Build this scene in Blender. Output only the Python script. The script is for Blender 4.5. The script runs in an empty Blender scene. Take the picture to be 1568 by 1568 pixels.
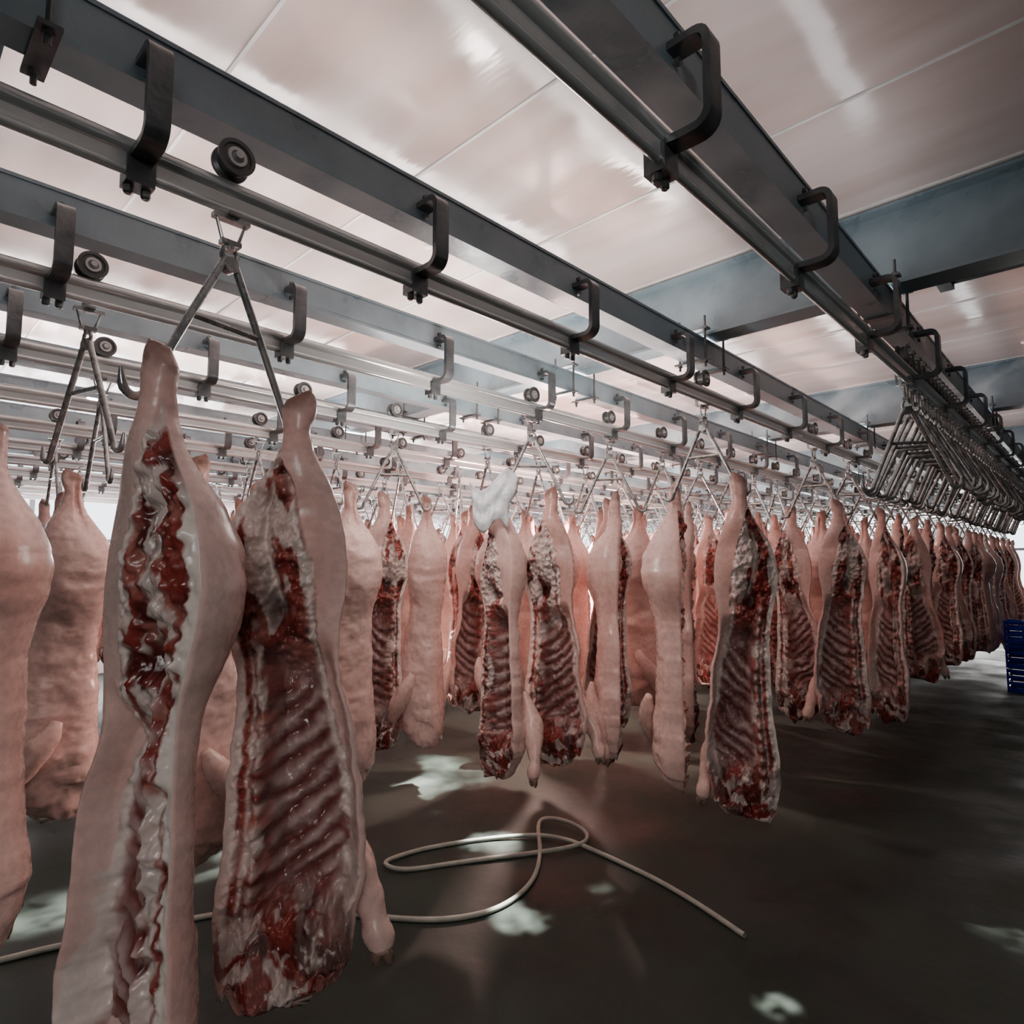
import bpy, math, random
import numpy as np
from mathutils import Vector

random.seed(7)
CAMH=1.70
TH=math.radians(43.7); PT=math.radians(4.8)
RAILH=0.95+CAMH
CEIL=CAMH+1.63
sc=bpy.context.scene
col=sc.collection

# ------------------------------------------------------------ helpers
def link(o,parent=None):
    col.objects.link(o)
    if parent: o.parent=parent
    return o
def empty(name,loc=(0,0,0)):
    e=bpy.data.objects.new(name,None); e.location=loc; e.empty_display_size=.1
    return link(e)
class MB:
    """mesh builder accumulating parts"""
    def __init__(s): s.v=[];s.f=[];s.m=[]
    def add(s,v,f,m=0):
        b=len(s.v); s.v+= [tuple(p) for p in v]; s.f+=[tuple(i+b for i in q) for q in f]; s.m+=[m]*len(f)
    def box(s,x0,x1,y0,y1,z0,z1,m=0):
        v=[(x,y,z) for x in(x0,x1) for y in(y0,y1) for z in(z0,z1)]
        f=[(0,1,3,2),(4,6,7,5),(0,4,5,1),(2,3,7,6),(0,2,6,4),(1,5,7,3)]
        s.add(v,f,m)
    def tube(s,pts,r,n=10,m=0,cap=True):
        pts=[Vector(p) for p in pts]; N=len(pts)
        rr=r if isinstance(r,(list,tuple)) else [r]*N
        v=[];f=[]
        up=None
        for i,p in enumerate(pts):
            d=(pts[min(i+1,N-1)]-pts[max(i-1,0)]).normalized()
            if up is None:
                up=Vector((0,0,1)) if abs(d.z)<.9 else Vector((1,0,0))
            a=(up-d*up.dot(d)).normalized(); b=d.cross(a); up=a
            for k in range(n):
                t=2*math.pi*k/n
                v.append(p+(a*math.cos(t)+b*math.sin(t))*rr[i])
        for i in range(N-1):
            for k in range(n):
                f.append((i*n+k,i*n+(k+1)%n,(i+1)*n+(k+1)%n,(i+1)*n+k))
        if cap:
            f.append(tuple(range(n))[::-1]); f.append(tuple((N-1)*n+k for k in range(n)))
        s.add(v,f,m)
    def strap(s,path,y0,y1,th,m=0):
        """flat bar swept along a path in the XZ plane"""
        P=[Vector((a,0,b)) for a,b in path]; N=len(P); v=[];f=[]
        for i,p in enumerate(P):
            d=(P[min(i+1,N-1)]-P[max(i-1,0)]).normalized(); nn=Vector((d.z,0,-d.x))*th/2
            for q in (p+nn,p-nn):
                v.append((q.x,y0,q.z)); v.append((q.x,y1,q.z))
        for i in range(N-1):
            a=i*4;b=a+4
            f+=[(a,b,b+1,a+1),(a+2,a+3,b+3,b+2),(a,a+2,b+2,b),(a+1,b+1,b+3,a+3)]
        f+=[(0,1,3,2),((N-1)*4,(N-1)*4+2,(N-1)*4+3,(N-1)*4+1)]
        s.add(v,f,m)
    def lathe(s,c,axis,prof,n=20,m=0):
        """prof: list of (offset along axis, radius)"""
        c=Vector(c);axis=Vector(axis).normalized()
        t=Vector((0,0,1)) if abs(axis.z)<.9 else Vector((1,0,0))
        a=(t-axis*t.dot(axis)).normalized(); b=axis.cross(a); v=[];f=[]
        for h,r in prof:
            for k in range(n):
                w=2*math.pi*k/n; v.append(c+axis*h+(a*math.cos(w)+b*math.sin(w))*r)
        for i in range(len(prof)-1):
            for k in range(n): f.append((i*n+k,i*n+(k+1)%n,(i+1)*n+(k+1)%n,(i+1)*n+k))
        s.add(v,f,m)
    def mesh(s,name,mats,smooth=True,ang=40):
        me=bpy.data.meshes.new(name); me.from_pydata(s.v,[],s.f)
        for m in mats: me.materials.append(m)
        me.polygons.foreach_set('material_index',s.m)
        me.polygons.foreach_set('use_smooth',[smooth]*len(s.f))
        me.update()
        if smooth:
            try: me.set_sharp_from_angle(angle=math.radians(ang))
            except Exception: pass
        return me
    def obj(s,name,mats,parent=None,**k):
        return link(bpy.data.objects.new(name,s.mesh(name,mats,**k)),parent)

# ------------------------------------------------------------ materials
def mat(name,color,rough=.5,metal=0,nscale=6,namt=.25,color2=None,bump=0,bscale=40,rvar=0.0,stretch=None,detail=4,spec=.5):
    m=bpy.data.materials.new(name); m.use_nodes=True; nt=m.node_tree; N=nt.nodes; L=nt.links
    b=N['Principled BSDF']; tc=N.new('ShaderNodeTexCoord'); mp=N.new('ShaderNodeMapping')
    L.new(tc.outputs['Object'],mp.inputs[0])
    if stretch: mp.inputs['Scale'].default_value=stretch
    no=N.new('ShaderNodeTexNoise'); no.inputs['Scale'].default_value=nscale; no.inputs['Detail'].default_value=detail
    L.new(mp.outputs[0],no.inputs['Vector'])
    cr=N.new('ShaderNodeValToRGB'); cr.color_ramp.elements[0].position=.3; cr.color_ramp.elements[1].position=.7
    c2=color2 or tuple(c*(1-namt) for c in color)
    cr.color_ramp.elements[0].color=(*c2,1); cr.color_ramp.elements[1].color=(*color,1)
    L.new(no.outputs[0],cr.inputs[0]); L.new(cr.outputs[0],b.inputs['Base Color'])
    b.inputs['Roughness'].default_value=rough; b.inputs['Metallic'].default_value=metal
    b.inputs['Specular IOR Level'].default_value=spec
    if rvar:
        mr=N.new('ShaderNodeMapRange'); mr.inputs[1].default_value=.35;mr.inputs[2].default_value=.65
        mr.inputs[3].default_value=max(.03,rough-rvar); mr.inputs[4].default_value=rough+rvar
        L.new(no.outputs[0],mr.inputs[0]); L.new(mr.outputs[0],b.inputs['Roughness'])
    if bump:
        n2=N.new('ShaderNodeTexNoise'); n2.inputs['Scale'].default_value=bscale; n2.inputs['Detail'].default_value=4
        L.new(mp.outputs[0],n2.inputs['Vector'])
        bp=N.new('ShaderNodeBump'); bp.inputs['Strength'].default_value=bump; bp.inputs['Distance'].default_value=.01
        L.new(n2.outputs[0],bp.inputs['Height']); L.new(bp.outputs[0],b.inputs['Normal'])
    return m
M_beam=mat('painted_steel_blue_grey',(.31,.39,.43),.36,.1,nscale=5,color2=(.20,.27,.31),bump=.1,rvar=.1)
M_brk=mat('dark_galvanised_bracket',(.18,.19,.195),.33,.5,nscale=12,color2=(.09,.095,.10),bump=.2)
M_steel=mat('rail_steel',(.76,.78,.78),.22,.5,nscale=8,color2=(.55,.57,.57),rvar=.08,stretch=(1,.1,1))
M_hook=mat('hook_stainless',(.50,.50,.49),.28,.6,nscale=20,color2=(.26,.26,.26),rvar=.1)
M_wheel=mat('trolley_wheel',(.12,.12,.12),.35,.3,nscale=20)
M_hub=mat('trolley_hub',(.6,.6,.6),.35,.6,nscale=20)
M_floor=mat('wet_concrete',(.036,.048,.038),.60,0,nscale=1.6,color2=(.005,.008,.006),bump=.7,bscale=6,rvar=.18,detail=12,spec=.28)
M_wall=mat('wall_panel_white',(.62,.65,.67),.5,0,nscale=2)
M_hose=mat('hose_grey_rubber',(.38,.38,.33),.5,0,nscale=15)
M_frame=mat('window_frame',(.2,.22,.24),.5,.3)
M_bag=mat('plastic_sheet',(.84,.88,.92),.35,0,nscale=30,bump=.4,bscale=60)
M_crate=mat('blue_plastic',(.005,.03,.55),.2,0,nscale=10)
M_dark=mat('dark_grey',(.03,.033,.036),.5,.3,nscale=4)

M_ceil=mat('ceiling_panel_pink_reflection',(.84,.72,.68),.16,0,nscale=1.9,color2=(.64,.48,.44),bump=.55,bscale=2.2,rvar=.07,stretch=(.45,2.0,1),spec=1.0,detail=7)  # pink mottling in the colour stands in for carcass reflections on white panels
M_joint=mat('ceiling_joint_sealant',(.94,.92,.91),.5,0)

def pork_mat():
    m=bpy.data.materials.new('pork_carcass'); m.use_nodes=True; nt=m.node_tree;N=nt.nodes;L=nt.links
    b=N['Principled BSDF']; at=N.new('ShaderNodeAttribute'); at.attribute_name='Col'
    tc=N.new('ShaderNodeTexCoord'); no=N.new('ShaderNodeTexNoise'); no.inputs['Scale'].default_value=40; no.inputs['Detail'].default_value=4
    L.new(tc.outputs['Object'],no.inputs['Vector'])
    mr=N.new('ShaderNodeMapRange'); mr.inputs[1].default_value=.3; mr.inputs[2].default_value=.7; mr.inputs[3].default_value=.93; mr.inputs[4].default_value=1.06
    L.new(no.outputs[0],mr.inputs[0])
    mx=N.new('ShaderNodeVectorMath'); mx.operation='SCALE'
    L.new(at.outputs['Color'],mx.inputs[0]); L.new(mr.outputs[0],mx.inputs['Scale'])
    L.new(mx.outputs[0],b.inputs['Base Color'])
    r2=N.new('ShaderNodeMapRange'); r2.inputs[1].default_value=.3; r2.inputs[2].default_value=.7; r2.inputs[3].default_value=.18; r2.inputs[4].default_value=.38
    L.new(no.outputs[0],r2.inputs[0]); L.new(r2.outputs[0],b.inputs['Roughness'])
    bp=N.new('ShaderNodeBump'); bp.inputs['Strength'].default_value=.2; bp.inputs['Distance'].default_value=.006
    L.new(no.outputs[0],bp.inputs['Height']); L.new(bp.outputs[0],b.inputs['Normal'])
    return m
M_pork=pork_mat()

# ------------------------------------------------------------ numpy noise
def vnoise(p,seed=0):
    i=np.floor(p).astype(np.int64); f=p-i; f=f*f*(3-2*f)
    def h(a,b,c):
        n=(a*374761393+b*668265263+c*2147483647+seed*1274126177)&0xffffffff
        n=((n^(n>>13))*1274126177)&0xffffffff
        n=(n^(n>>16))&0xffffffff
        return (n%100003)/100003.0
    r=0
    for dx in(0,1):
        for dy in(0,1):
            for dz in(0,1):
                w=(f[...,0] if dx else 1-f[...,0])*(f[...,1] if dy else 1-f[...,1])*(f[...,2] if dz else 1-f[...,2])
                r=r+w*h(i[...,0]+dx,i[...,1]+dy,i[...,2]+dz)
    return r
def fbm(p,seed=0,o=4):
    r=0;a=.5;t=0
    for k in range(o):
        r=r+a*vnoise(p*(2**k)+k*17.3,seed+k); t+=a; a*=.5
    return r/t
def ss(a,b,x):
    t=np.clip((x-a)/(b-a),0,1); return t*t*(3-2*t)
def gs(x,w): return np.exp(-(x/w)**2)
def mix(a,b,t): return a*(1-t[...,None])+b*t[...,None]

# ------------------------------------------------------------ half carcass
LC=1.62
def carcass_mesh(name,seed,mirror,NZ=230,NO=44,NI=64,fat=1.0,belly=1.0):
    rs=np.random.RandomState(seed)
    s1=np.linspace(0,1,NZ)
    K=np.array([ # s, back, front, thickness
     (0,.022,.028,.022),(.012,.028,.036,.034),(.035,.031,.040,.040),(.06,.028,.038,.038),(.09,.034,.045,.050),(.125,.054,.068,.076),
     (.16,.088,.092,.112),(.20,.130,.114,.155),(.25,.160,.130,.186),(.30,.172,.136,.196),(.35,.168,.130,.186),(.40,.154,.112,.160),(.46,.138,.106,.132),(.53,.138,.120,.124),
     (.60,.144,.140,.130),(.68,.152,.166,.140),(.76,.160,.186,.150),(.83,.164,.190,.160),(.89,.160,.174,.160),
     (.94,.146,.150,.146),(.975,.126,.124,.126),(1,.096,.092,.098)])
    K[:,1]*=1+rs.uniform(-.06,.08)*ss(.2,.4,K[:,0]); K[:,3]*=rs.uniform(.9,1.1)
    ker=np.hanning(9); ker/=ker.sum()
    def prof(c):
        a=np.interp(s1,K[:,0],K[:,c]); ap=np.pad(a,4,mode='edge'); return np.convolve(ap,ker,'valid')
    wb=prof(1);wf=prof(2)*(1+(belly-1)*ss(.45,.7,s1));T=prof(3)
    z1=np.zeros((NZ,3)); z1[:,2]=s1*9; z1[:,0]=seed*3.7
    wf=wf+(fbm(z1,seed)-.5)*.080*ss(.35,.6,s1)
    z1[:,1]=5.1; wb=wb+(fbm(z1,seed+3)-.5)*.045*ss(.15,.3,s1)
    S=np.repeat(s1[:,None],NO+NI,1)
    a=np.linspace(0,math.pi,NO)
    u_o=(1-np.cos(a))/2
    u_i=np.linspace(1,0,NI+2)[1:-1]
    U=np.concatenate([np.repeat(u_o[None],NZ,0),np.repeat(u_i[None],NZ,0)],1)
    isin=np.zeros((NZ,NO+NI)); isin[:,NO:]=1
    A=np.sin(np.arccos(np.clip(1-2*U,-1,1)))
    shank=1-ss(.08,.22,S)
    X=-wb[:,None]+(wb+wf)[:,None]*U
    skinY=T[:,None]*np.power(A,.82)
    skinY*=1+.18*gs(S-.31,.1)*(1-U)
    Pn=np.stack([X*9+seed*5,skinY*0+seed,S*LC*9],-1)
    nlow=fbm(Pn*.9,seed+11,3)-.5
    nmid=fbm(Pn*2.3,seed+21,4)-.5
    nhi=fbm(Pn*6,seed+31,3)-.5
    ub=np.interp(S,[0,.09,.13,.18,.26,.36,.46,.6,.72,.82,.9,1],[-.1,0,.34,.58,.70,.76,.80,.86,.92,.96,.99,1.05])+nmid*.14
    cut=isin*(1-ss(-.015,.015,U-ub)) 
    edge=ss(0,.10,U)*ss(0,.08,1-U)
    cs=ss(.41,.50,S)*(1-ss(.84,.91,S)); cu=ss(.24,.42,U)*(1-ss(.84,.97,U))
    cav=cs*cu*(.095+nlow*.03)
    cav=np.minimum(cav,np.maximum(skinY-.026,0))
    Y=np.where(isin>0,cav,skinY)
    Y-=isin*shank*T[:,None]*.75*A
    Y-=isin*.040*gs(S-.26,.08)*np.sin(math.pi*U)
    pel=gs(S-.375,.035)*gs(U-.42,.10)
    Y+=isin*.06*pel*(skinY>.06)
    gr=gs(U-(.30+.9*(S-.2))+nmid*.1,.03)*ss(.15,.19,S)*(1-ss(.33,.38,S))
    Y+=cut*gr*.02
    vert=.5+.5*np.cos(2*math.pi*S*30)
    sp=gs(U-.23+nlow*.05,.040)*ss(.36,.42,S)*(1-ss(.9,.95,S))
    Y-=isin*sp*(.010+.008*vert)
    ph=23*(S+.15*U-.03*np.sin(U*3.1))+nlow*1.2+nmid*.4
    rib=np.power(.5+.5*np.cos(2*math.pi*ph),1.0)
    ribvis=.40+.60*ss(.38,.58,fbm(Pn*.8,seed+91,3))
    rm=ss(.49,.54,S)*(1-ss(.82,.88,S))*ss(.28,.36,U)*(1-ss(.76,.86,U+nlow*.25))
    Y-=isin*rm*rib*.013
    lump=cut*(1-rm*.8)*(1-.45*cs*cu)*edge
    Y+=lump*(nmid*.066+nhi*.034)
    Y+=cut*rm*nhi*.010
    nk=ss(.82,.92,S)
    Y+=cut*nk*(nmid*.07)*edge
    Y+=(1-isin)*(nlow*.050+nmid*.012)*A
    Y-=isin*.012*gs(U-.95,.05)*ss(.45,.6,S)
    Y-=(1-isin)*shank*.018*gs(U-.35,.10)*ss(.02,.06,S)
    X+=.02*np.sin(S*3.1)*ss(.2,.6,S)-.012
    X+=shank*(nmid*.016)
    X+=.016*gs(S-.02,.03)*(U-.3)
    Z=-(S-.06)*LC
    Z+= (1-ss(0,.04,S))*((U-.5)*.034+nmid*.03)
    Z-= nk*(nmid*.18+nlow*.13)*isin + nk*(1-isin)*nlow*.13
    C=lambda r,g,b: np.array([r,g,b])
    skin=C(.80,.55,.495); skin_r=C(.68,.335,.28); skin_d=C(.60,.39,.34); fatc=C(.88,.75,.69); meat=C(.27,.040,.032); mdk=C(.095,.017,.014); mem=C(.42,.28,.27); bone=C(.70,.54,.50); pink=C(.46,.165,.135)
    c=np.broadcast_to(skin,X.shape+(3,)).copy()
    Pv=np.stack([X*5,Y*5,S*3+seed],-1)
    c=mix(c,skin_r,ss(.46,.74,fbm(Pv*1.0,seed+41,3))*.6)
    c=mix(c,skin_d,ss(.58,.74,fbm(Pv*2.4,seed+44,3))*.35)
    c=mix(c,skin_r,.35*gs(S-.06,.05))
    k=mix(np.broadcast_to(meat,c.shape),mdk,ss(.43,.61,nmid+.5+.2*nhi))
    k=mix(k,pink,ss(.51,.63,fbm(Pn*3.1,seed+51))*.7)
    fmask=ss(.52,.58,fbm(Pn*np.array([2.4,1,.9]),seed+61,5))
    k=mix(k,fatc*.85,fmask*.8*(1-rm))
    k=mix(k,mem,np.clip(cs*cu*(1-rm),0,1)*.55*ss(-.25,.1,nlow))
    k=mix(k,mdk*.5,pel*.9)
    k=mix(k,fatc*.9,gr*.8)
    rr=mix(np.broadcast_to(C(.17,.050,.045),c.shape),C(.56,.41,.39),rib*ribvis)
    rr=mix(rr,mdk,ss(.56,.70,fbm(Pn*1.7,seed+95,4))*.55)
    k=mix(k,rr,rm*.92)
    k=mix(k,bone,sp*vert*.8)
    k=mix(k,fatc,gs(U-.155+nmid*.06,.018)*cs*.6)
    k=mix(k,fatc,(1-ss(.070,.100,U+nmid*.10))*ss(.14,.22,S)*fat)
    k=mix(k,fatc,ss(.82,.88,U+nmid*.20)*ss(.4,.5,S)*(1-nk)*.9)
    k=mix(k,fatc,gs(U-ub+.04,.035)*.9*ss(.12,.2,S)*(1-ss(.6,.75,S)))
    k=mix(k,meat*1.2,gs(U-.12+nmid*.04,.024)*cs*.7)
    kn=mix(np.broadcast_to(meat,c.shape),mdk,ss(.4,.6,fbm(Pn*2.2,seed+71)))
    kn=mix(kn,fatc*.85,ss(.54,.59,fbm(Pn*2.8,seed+81,5))*.85)
    k=mix(k,kn,nk*.85)
    c=mix(c,k,cut)
    c=mix(c,C(.17,.07,.05),(1-ss(.0,.045,S+nmid*.04))*.85)
    V=np.stack([X,Y,Z],-1).reshape(-1,3); CC=c.reshape(-1,3)
    NR=NO+NI
    I=np.arange(NZ-1)[:,None]*NR; J=np.arange(NR)[None]
    J2=(J+1)%NR
    F=np.stack([I+J,I+NR+J,I+NR+J2,I+J2],-1).reshape(-1,4)
    V=list(map(tuple,V)); F=list(map(tuple,F)); CC=[tuple(q) for q in CC]
    for r,fl in((0,0),(NZ-1,1)):
        b=len(V); ring=V[r*NR:(r+1)*NR]; cx=np.mean(ring,axis=0); cx=(cx[0],cx[1],cx[2]+(.004 if r==0 else -.01)); V.append(tuple(cx)); CC.append((.20,.05,.04))
        for j in range(NR):
            t=(r*NR+j,r*NR+(j+1)%NR,b); F.append(t if not fl else t[::-1])
    # fore leg, rooted on the outer (skin) side of the shoulder, hanging close to the body
    sw=rs.uniform(-.030,.025)
    path=[(.02,.170,.72,.020),(.055,.180,.76,.042),(.102,.172,.805,.058),(.150+sw*.4,.150,.848,.060),(.182+sw*.7,.128,.888,.047),(.202+sw,.112,.922,.035),(.213+sw,.102,.948,.038),(.221+sw,.095,.970,.031),(.225+sw,.092,.980,.018)]
    pp=[];ra=[]
    for i in range(len(path)-1):
        p0=np.array(path[max(i-1,0)]);p1=np.array(path[i]);p2=np.array(path[i+1]);p3=np.array(path[min(i+2,len(path)-1)])
        for q in range(6):
            t=q/6; r=.5*((2*p1)+(-p0+p2)*t+(2*p0-5*p1+4*p2-p3)*t*t+(-p0+3*p1-3*p2+p3)*t**3)
            pp.append((r[0],r[1],-(r[2]-.06)*LC)); ra.append(max(r[3],.01))
    n=20
    mb=MB(); mb.tube(pp,ra,n=n)
    b=len(V)
    for i,v in enumerate(mb.v):
        q=np.array([[v[0]*20,v[1]*20,v[2]*20+seed]]); d=(vnoise(q,seed+5)[0]-.5)*.020
        V.append((v[0]+d,v[1]+d*.5,v[2])); fr=(i//n)/len(pp)
        k1=np.array([.80,.54,.48])
        if fr>.88: k1=np.array([.54,.35,.29])
        CC.append(tuple(k1))
    F+=[tuple(i+b for i in q) for q in mb.f]
    ex,ey,ez=pp[-1]
    for dx in(-.013,.013):
        mb=MB(); mb.lathe((ex+dx,ey-.005,ez+.016),(.16+dx*6,-.05,-1),[(-.01,.008),(0,.014),(.015,.016),(.034,.012),(.046,.003)],n=12)
        b=len(V); V+=mb.v; CC+=[(.20,.13,.10)]*len(mb.v); F+=[tuple(i+b for i in q) for q in mb.f]
    if mirror:
        V=[(-x,y,z) for x,y,z in V]; F=[q[::-1] for q in F]
    me=bpy.data.meshes.new(name); me.from_pydata(V,[],F); me.materials.append(M_pork)
    at=me.attributes.new('Col','FLOAT_COLOR','POINT')
    at.data.foreach_set('color',np.clip(np.concatenate([np.array(CC),np.ones((len(CC),1))],1),0,1).astype(np.float32).ravel())
    me.polygons.foreach_set('use_smooth',[True]*len(me.polygons)); me.update()
    return me
HERO={}
def hero(seed,mirror,**k):
    key=(seed,mirror)
    if key not in HERO: HERO[key]=carcass_mesh('half_pig_carcass',seed,mirror,NZ=400,NO=60,NI=130,**k)
    return HERO[key]
MASS=[carcass_mesh('half_pig_carcass',100+i,i%2==1,NZ=170,NO=30,NI=48) for i in range(6)]

# ------------------------------------------------------------ room shell
XL=-11.6; XR=4.5; YB=19.5; YF=-5.0
def simple(name,x0,x1,y0,y1,z0,z1,m):
    mb=MB(); mb.box(x0,x1,y0,y1,z0,z1); return mb.obj(name,[m],smooth=False)
simple('floor',XL-.3,XR+.3,YF-.3,YB+.3,-.2,0,M_floor)
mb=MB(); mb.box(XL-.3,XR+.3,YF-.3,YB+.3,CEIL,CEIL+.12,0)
y=-4.7
while y<YB:
    mb.box(XL,XR,y-.006,y+.006,CEIL-.005,CEIL+.001,1)
    for x in (-9.5,-7,-4.6,-2.3,-.2,2.2):
        mb.lathe((x+random.uniform(-.2,.2),y+.40,CEIL+.001),(0,0,-1),[(0,.022),(.006,.022),(.012,.014),(.016,.001)],n=14,m=1)
    y+=.78
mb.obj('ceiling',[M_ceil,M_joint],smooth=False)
wn=[0]
def window_wall(name,axis,pos,a0,a1,wins,z0,z1,th=.2):
    mb=MB()
    def bx(u0,u1,w0,w1,t0=0,t1=th,m=0):
        if axis=='x': mb.box(pos-t1,pos-t0,u0,u1,w0,w1,m)
        else: mb.box(u0,u1,pos+t0,pos+t1,w0,w1,m)
    bx(a0,a1,0,z0); bx(a0,a1,z1,CEIL)
    e=[a0]+[q for w in wins for q in w]+[a1]
    for i in range(0,len(e),2): bx(e[i],e[i+1],z0,z1)
    mb.obj(name,[M_wall],smooth=False)
    for n,(w0,w1) in enumerate(wins):
        mb=MB(); k=max(2,int((w1-w0)/1.1))
        for i in range(k+1):
            u=w0+(w1-w0)*i/k
            if axis=='x': mb.box(pos-.13,pos-.07,u-.03,u+.03,z0,z1)
            else: mb.box(u-.03,u+.03,pos+.07,pos+.13,z0,z1)
        for zz in(z0+.03,z1-.03,(z0+z1)/2):
            if axis=='x': mb.box(pos-.13,pos-.07,w0,w1,zz-.03,zz+.03)
            else: mb.box(w0,w1,pos+.07,pos+.13,zz-.03,zz+.03)
        wn[0]+=1
        mb.obj('window_%d'%wn[0],[M_frame],smooth=False)
window_wall('wall_left','x',XL,YF,YB,[(-1,3.2),(3.8,8),(8.6,13),(13.6,18)],1.0,3.15)
window_wall('wall_back','y',YB,XL,XR,[(-11,-7.5),(-7,-3.8),(-2.6,-1.2)],1.0,3.15)
simple('wall_right',XR,XR+.2,YF,YB,0,CEIL,M_dark)
simple('wall_front',XL,XR,YF-.2,YF,0,CEIL,M_dark)

# ------------------------------------------------------------ rails and beams
LS=[.675+.895*k for k in range(0,12)]
Y0,Y1=-4.8,19.3
def cpath():
    pts=[(.0,-.018),(.05,-.022)]
    for a in range(-80,1,16):
        r=math.radians(a); pts.append((.088+.035*math.cos(r)-.006,.013+.035*math.sin(r)))
    for a in range(0,91,18):
        r=math.radians(a); pts.append((.087+.030*math.cos(r),.165+.030*math.sin(r)))
    pts+=[(.06,.195),(.022,.195)]
    return pts
CP=cpath()
for i,Lr in enumerate(LS):
    mb=MB(); zc=CAMH+1.10; h=.135; w=.05
    mb.box(-w,w,Y0,Y1,0,.012); mb.box(-w,w,Y0,Y1,h-.012,h); mb.box(-.006,.006,Y0,Y1,.012,h-.012)
    mb.box(w-.012,w-.004,Y0,Y1,.013,h-.013)
    o=mb.obj('steel_beam',[M_beam],smooth=False); o.location=(-Lr-.022,0,zc)
    mb=MB()
    mb.tube([(0,Y0,0),(0,Y1,0)],.021,n=16)
    mb.box(-.008,.008,Y0,Y1,-.052,-.018,0)
    mb.tube([(.0,Y0,-.056),(.0,Y1,-.056)],.012,n=12)
    t=-4.4
    while t<Y1:
        mb.strap([(x+.0,z) for x,z in CP],t-.025,t+.025,.018,1)
        for zz in(.165,.225):
            mb.lathe((.034,t,zz),(1,0,0),[(0,.001),(0,.010),(.012,.010),(.012,.001)],n=6,m=1)
        mb.box(-.035,.018,t-.03,t+.03,-.085,-.022,1)
        for yy in(-.018,.018): mb.lathe((-.01,t+yy,-.083),(0,0,-1),[(0,.011),(.018,.011),(.022,.007),(.022,.001)],n=8,m=1)
        t+=.8
    o=mb.obj('overhead_rail',[M_steel,M_brk]); o.location=(-Lr,0,RAILH)
CB=[.1+3.1*k for k in range(-1,7)]
for t in CB:
    mb=MB(); z0=CAMH+1.245; z1=CEIL-.005
    mb.box(XL,XR,-.075,.075,z0,z0+.014); mb.box(XL,XR,-.075,.075,z1-.014,z1); mb.box(XL,XR,-.006,.006,z0+.014,z1-.014)
    o=mb.obj('cross_beam',[M_beam],smooth=False); o.location=(0,t,0)
    mb=MB()
    for Lr in LS:
        for dy in(-.11,.11):
            for dx in(-.075,.075):
                mb.tube([(-Lr-.022+dx,dy,CAMH+1.06),(-Lr-.022+dx,dy,CAMH+1.34)],.007,n=8)
                for zz in(1.08,1.27): mb.lathe((-Lr-.022+dx,dy,CAMH+zz),(0,0,1),[(0,.001),(0,.013),(.012,.013),(.012,.001)],n=6)
            mb.box(-Lr-.12,-Lr+.075,dy-.022,dy+.022,CAMH+1.088,CAMH+1.098)
            mb.box(-Lr-.12,-Lr+.075,dy-.022,dy+.022,CAMH+1.262,CAMH+1.272)
    o=mb.obj('beam_clamp_set',[M_brk]); o.location=(0,t,0)
mb=MB()
mb.box(-.5,XR,3.32,3.75,CEIL-.22,CEIL-.01); mb.box(-.56,-.5,3.30,3.77,CEIL-.24,CEIL-.01)
mb.tube([(-.62,3.5,CEIL-.03),(-.62,3.5,CEIL-.28)],.012)
mb.obj('dark_ceiling_box',[M_dark],smooth=False)  # dark box with a collar and short pipe under the ceiling

# ------------------------------------------------------------ trolleys with gambrel hooks
def gambrel_mesh(ang,spread=.19,drop=.36):
    mb=MB(); ca,sa=math.cos(ang),math.sin(ang)
    wz=.021+.042
    mb.lathe((0,0,wz),(1,0,0),[(-.026,.012),(-.026,.046),(-.018,.046),(-.012,.036),(.012,.036),(.018,.046),(.026,.046),(.026,.036),(.020,.034),(.020,.018)],n=26,m=1)
    mb.lathe((0,0,wz),(1,0,0),[(.018,.026),(.028,.024),(.028,.016),(.024,.014),(.034,.010),(.040,.009),(.040,.001)],n=20,m=2)
    mb.lathe((0,0,wz),(-1,0,0),[(.018,.019),(.034,.017),(.036,.009),(.036,.001)],n=16,m=2)
    mb.strap([(-.036,wz+.01),(-.036,-.082),(0,-.086),(.03,-.086)],-.014,.014,.007,0)
    fr=[(0,-.036,-.092),(0,.036,-.092),(0,.018,-.152),(0,-.018,-.152),(0,-.036,-.092),(0,.036,-.092)]
    mb.tube(fr,.0055,n=8)
    mb.box(-.012,.012,-.044,.044,-.098,-.086,0)
    mb.box(-.012,.012,-.024,.024,-.160,-.148,0)
    mb.lathe((0,0,-.160),(0,0,1),[(-.012,.001),(-.012,.012),(.0,.012),(.0,.001)],n=12)
    R=.022
    mb.tube([(R*math.cos(q)*ca,R*math.cos(q)*sa,-.185+R*math.sin(q)) for q in np.linspace(0,2*math.pi,18)],.006,n=8)
    ax=-.205
    def P(x,z): return (x*ca,x*sa,z)
    for sg in(-1,1):
        L=[P(sg*.010,ax+.012),P(sg*.022,ax-.012),P(sg*(spread*.55),ax-drop*.5),P(sg*spread,ax-drop)]
        for q in np.linspace(0,math.pi*.95,9):
            r=.026; L.append(P(sg*(spread+r-r*math.cos(q)),ax-drop-r*math.sin(q)))
        L.append(P(sg*(spread+.056),ax-drop+.03))
        mb.tube(L,[.0100]*(len(L)-1)+[.004],n=10)
    zb=ax-drop*.45; xb=spread*.5
    mb.tube([P(-xb,zb),P(xb,zb)],.008,n=8)
    mb.lathe(P(0,ax-.005),(-sa,ca,0),[(-.012,.001),(-.012,.020),(.012,.020),(.012,.001)],n=14)
    return mb.mesh('gambrel_hook',[M_hook,M_wheel,M_hub])
GC={}
def gmesh(ang):
    q=round(ang/(math.pi/12))
    if q not in GC: GC[q]=gambrel_mesh(q*math.pi/12)
    return GC[q]
HANGZ=RAILH-.205-.36-.026
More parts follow.
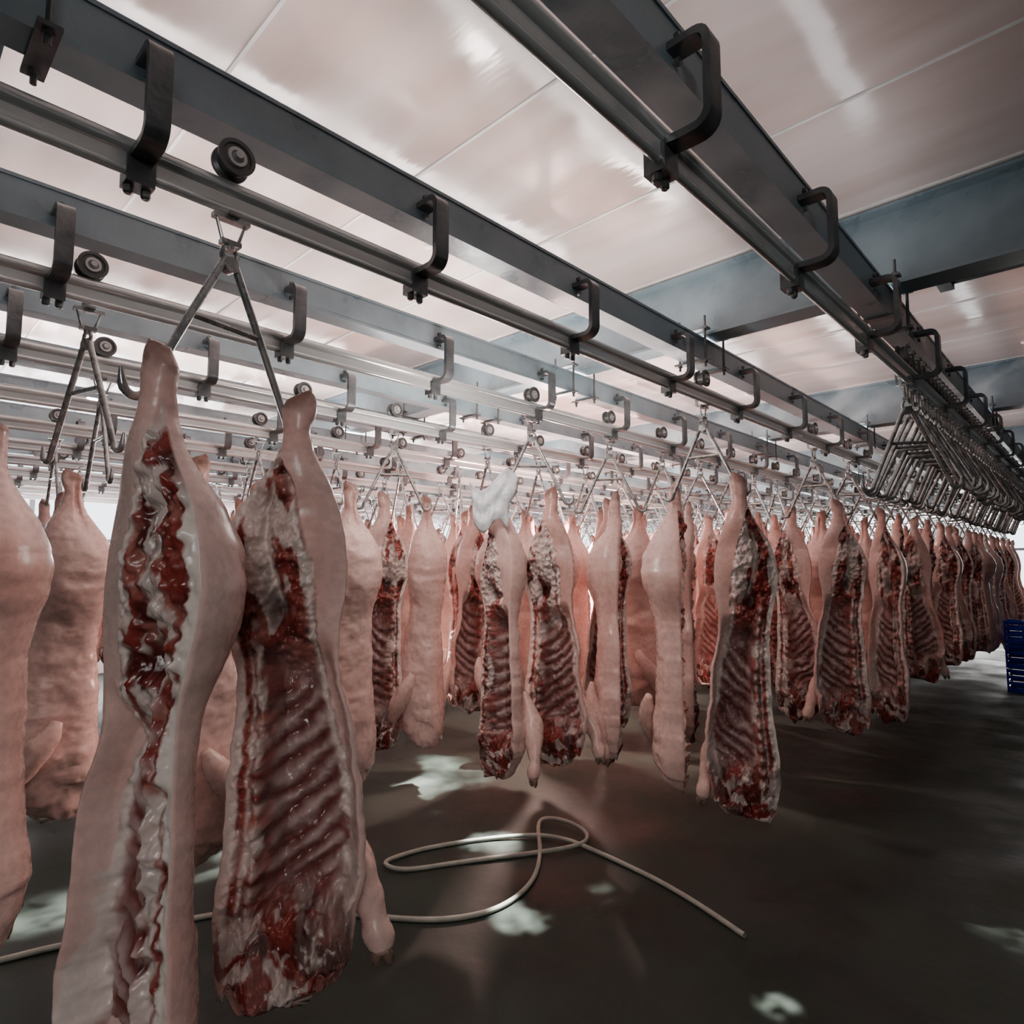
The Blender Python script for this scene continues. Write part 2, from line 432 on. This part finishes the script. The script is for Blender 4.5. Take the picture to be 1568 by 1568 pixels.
def place_gambrel(Lr,t,ang,parent=None):
    o=bpy.data.objects.new('gambrel_hook',gmesh(ang)); o.location=(-Lr,t,RAILH); return link(o,parent)
def place_c(L,t,me,off,zs=1.0,xs=1.0,dz=0,parent=None,tilt=0,ys=None):
    dx,dy=L,-t; n=math.hypot(dx,dy); dx/=n;dy/=n
    phi=math.atan2(dx,-dy)+math.radians(off)
    o=bpy.data.objects.new('half_pig_carcass',me); o.location=(-L,t,HANGZ+dz)
    o.rotation_euler=(math.radians(random.uniform(-1.5,1.5)),math.radians(tilt),phi); o.scale=(xs,ys or xs,zs)
    return link(o,parent)

place_gambrel(1.545,.60,math.radians(105))
place_c(1.42,.41,hero(1,True),-55,1.04,.94,ys=.84)
place_c(1.545,.80,hero(2,False),-10,.93,1.03)
place_gambrel(2.465,.50,math.radians(15))
place_c(2.50,.27,hero(3,False),165,.98,.98)
place_c(2.75,.98,hero(4,True),190,1.0,1.1)
place_gambrel(1.57,3.15,math.radians(0))
place_c(1.38,3.13,hero(5,True),6,1.06,1.0)
place_c(1.80,3.25,hero(6,False),95,1.03,1)
place_gambrel(1.57,4.9,0)
place_c(1.40,4.8,hero(2,True),10,.98,1.0)
place_c(1.80,5.05,hero(1,False),-10,1,1)
place_gambrel(2.465,2.75,math.radians(45))
place_c(2.60,2.62,hero(6,False),-55,1.03,1)
place_c(2.42,2.88,hero(4,False),-18,1.0,1.02)
place_gambrel(2.465,3.55,math.radians(30))
place_c(2.30,3.38,hero(1,True),100,1.03,.85)
place_c(2.52,3.60,hero(5,True),10,.95,.92)
place_gambrel(3.36,2.4,math.radians(60))
place_c(3.36,2.32,hero(3,True),20,.98,1)
place_c(3.30,2.62,hero(2,False),160,.98,.88)
place_gambrel(3.36,1.75,math.radians(60))
place_c(3.08,1.9,hero(1,False),185,1,1.05)
place_c(3.45,1.55,hero(5,True),170,1,1.05)
place_gambrel(3.36,.75,math.radians(0))
place_c(3.7,.72,hero(2,False),188,1,1.1)

mass=empty('hanging_carcass_rows')
def rowfill(Lr,t0,t1,step):
    t=t0
    while t<t1:
        ang=random.uniform(-.5,.5)
        place_gambrel(Lr,t,ang,mass)
        for sg in(-1,1):
            x=sg*.215
            me=random.choice(MASS)
            off=random.choice([0,15,-20,30,10,-60,180,165,90,-90,110])
            place_c(Lr-x*math.cos(ang),t+x*math.sin(ang),me,off,random.uniform(.92,1.05),random.uniform(.86,1.02),parent=mass)
        t+=step*random.uniform(.85,1.15)
rowfill(1.57,5.75,15.5,.62)
rowfill(2.465,4.25,15.5,.58)
rowfill(3.36,3.25,15.5,.58)
for k in range(4,11):
    rowfill(LS[k],.5 + (k%3)*.2 + (1.2 if k==4 else 0),15.5,.66)

clu=empty('empty_gambrel_hooks')
t=3.45
while t<9.5:
    o=bpy.data.objects.new('gambrel_hook',gmesh(math.radians(random.choice([15,30,30,45,0])))); o.location=(-LS[0],t,RAILH); link(o,clu)
    o.rotation_euler=(math.radians(random.uniform(-4,4)),0,0)
    t+=random.uniform(.085,.13)

# ------------------------------------------------------------ hose
def floor_pt(px,py,z=.015):
    xr=(px-784)/960; yr=(784-py)/960
    F=Vector((-math.sin(TH),math.cos(TH),0)); R=Vector((math.cos(TH),math.sin(TH),0)); Z=Vector((0,0,1))
    d=F*math.cos(PT)+Z*math.sin(PT)+R*xr+(-F*math.sin(PT)+Z*math.cos(PT))*yr
    k=(z-CAMH)/d.z; return Vector((0,0,CAMH))+d*k
hp=[(-60,1484),(0,1470),(70,1452),(130,1440),(290,1405),(420,1388),(530,1398),(630,1408),(700,1407),(770,1390),(818,1350),(829,1305),(822,1264),(838,1256),(870,1262),(902,1280),(895,1300),(800,1308),(700,1320),(615,1334),(583,1328),(610,1310),(660,1296),(760,1281),(850,1282),(930,1310),(1050,1368),(1140,1432)]
cu=bpy.data.curves.new('water_hose','CURVE'); cu.dimensions='3D'; cu.bevel_depth=.013; cu.bevel_resolution=4; cu.resolution_u=10
spn=cu.splines.new('NURBS'); spn.points.add(len(hp)-1)
for i,(a,b) in enumerate(hp):
    p=floor_pt(a,b); z=.013+(.022 if 12<=i<=16 or i in(20,24) else 0); spn.points[i].co=(p.x,p.y,z,1)
spn.order_u=3; spn.use_endpoint_u=True
cu.materials.append(M_hose); link(bpy.data.objects.new('water_hose',cu))

# ------------------------------------------------------------ plastic sheet on a carcass shank
mb=MB(); n=16; V=[];F=[]
for i in range(n):
    for j in range(n):
        u=i/(n-1)-.5; v=j/(n-1)
        x=u*(.24-.05*v); z=-v*.24+.04*math.sin(u*7); y=-.040*math.cos(u*2.2)+.008*math.sin(u*23+v*6)+.008*math.sin(v*14)
        if v<.35 and u>.1: z+=.05; x+=.04
        V.append((x,y,z))
for i in range(n-1):
    for j in range(n-1): F.append((i*n+j,(i+1)*n+j,(i+1)*n+j+1,i*n+j+1))
mb.add(V,F); o=mb.obj('plastic_sheet',[M_bag],ang=80)
o.location=(-2.56,2.50,HANGZ+.10); o.rotation_euler=(0,0,math.radians(50))
sm=o.modifiers.new('s','SOLIDIFY'); sm.thickness=.002

# ------------------------------------------------------------ blue crates far down the aisle
mb=MB()
for q in range(3):
    z=q*.32
    mb.box(-.3,.3,-.2,.2,z+.0,z+.02)
    for zz in(.02,.10,.18,.26):
        mb.box(-.3,.3,-.2,-.185,z+zz,z+zz+.04); mb.box(-.3,.3,.185,.2,z+zz,z+zz+.04)
        mb.box(-.3,-.285,-.2,.2,z+zz,z+zz+.04); mb.box(.285,.3,-.2,.2,z+zz,z+zz+.04)
    for x in(-.29,-.1,.1,.29): mb.box(x-.012,x+.012,-.205,-.185,z,z+.31); mb.box(x-.012,x+.012,.185,.205,z,z+.31)
o=mb.obj('blue_crate_stack',[M_crate],smooth=False); o.location=(-.82,11,0)

# ------------------------------------------------------------ lights
w=bpy.data.worlds.new('World'); sc.world=w; w.use_nodes=True
bg=w.node_tree.nodes['Background']; bg.inputs[0].default_value=(.88,.94,1,1); bg.inputs[1].default_value=4.0
def area(name,loc,rot,sx,sy,p,c=(1,1,1)):
    l=bpy.data.lights.new(name,'AREA'); l.shape='RECTANGLE'; l.size=sx; l.size_y=sy; l.energy=p; l.color=c
    o=bpy.data.objects.new(name,l); o.location=loc; o.rotation_euler=rot; return link(o)
area('window_daylight',(XL+.05,8,2.2),(0,-math.pi/2,0),2.1,17,2900,(.97,.98,1))
area('end_window_daylight',(-5,YB-.05,2.2),(-math.pi/2,0,0),9,2.1,900,(1,.98,.96))
area('added_camera_side_fill',(2.0,-2.0,CEIL-.08),(0,math.radians(35),0),3,1.2,150,(1,.98,.96))  # added soft fill from behind the camera, not a fixture of the room
for k,p in ((0,15),(1,33),(2,70),(3,95),(5,200),(7,240),(9,240)):
    area('added_ceiling_uplight',(-LS[k]-.022,7,CAMH+1.242),(math.pi,0,0),.09,15,p,(1,.93,.90) if k else (.97,.98,1))  # added strips hidden on the beams to brighten the ceiling
# added upward strips between rails, only for the long sheen on the glossy panels
area('added_sheen_strip',(-2.93,2.7,2.50),(math.pi,0,0),.10,1.5,18,(1,.92,.86))
area('added_sheen_strip',(-2.02,3.3,2.50),(math.pi,0,0),.07,1.2,8,(1,.92,.86))
def spot(name,loc,tgt,p,ang,seed):
    l=bpy.data.lights.new(name,'SPOT'); l.energy=p; l.spot_size=math.radians(ang); l.spot_blend=.8; l.shadow_soft_size=.02; l.color=(1,.99,.95)
    # broken-up gobo pattern in the added spot
    l.use_nodes=True; nt=l.node_tree; N=nt.nodes; L=nt.links; em=N['Emission']
    tc=N.new('ShaderNodeTexCoord'); mp=N.new('ShaderNodeMapping'); mp.inputs['Location'].default_value=(seed*3.1,seed*1.7,0)
    no=N.new('ShaderNodeTexNoise'); no.inputs['Scale'].default_value=90/ang; no.inputs['Detail'].default_value=5
    mr=N.new('ShaderNodeMapRange'); mr.inputs[1].default_value=.44; mr.inputs[2].default_value=.60; mr.inputs[3].default_value=.0; mr.inputs[4].default_value=1.8
    L.new(tc.outputs['Normal'],mp.inputs[0]); L.new(mp.outputs[0],no.inputs['Vector']); L.new(no.outputs[0],mr.inputs[0]); L.new(mr.outputs[0],em.inputs['Strength'])
    o=bpy.data.objects.new(name,l); o.location=loc; d=Vector(tgt)-Vector(loc); o.rotation_euler=d.to_track_quat('-Z','Y').to_euler(); return link(o)
for i,(px,py,ang,p) in enumerate(((630,1195,30,6500),(745,1292,10,3300),(797,1405,7,3300),(888,1362,8,3300),(310,1310,15,4500),(70,1395,11,3000),(1190,1540,4,2000),(1540,1425,8,1200))):
    q=floor_pt(px,py,0); spot('added_floor_patch_spot',(q.x-.35,q.y+.15,2.78),q,p,ang,i)  # added spots that throw the bright patches onto the floor
def point(name,loc,p,r=.08,c=(1,.86,.78)):
    l=bpy.data.lights.new(name,'POINT'); l.energy=p; l.shadow_soft_size=r; l.color=c
    o=bpy.data.objects.new(name,l); o.location=loc; return link(o)
point('added_glow_light',(-3.82,4.65,1.75),420,.06,(1,.66,.58))  # added lights for the pink glow among the rows
point('added_glow_light',(-4.7,7.4,1.85),260,.06,(1,.70,.62))
point('added_glow_light',(-2.1,2.0,2.35),20,.10,(1,.90,.84))  # added weak fill near the front carcasses

cam=bpy.data.cameras.new('camera'); cam.sensor_width=36; cam.lens=36*960/1568; cam.clip_start=.02
co=bpy.data.objects.new('camera',cam); co.location=(0,0,CAMH); co.rotation_euler=(math.pi/2+PT,0,TH); link(co); sc.camera=co
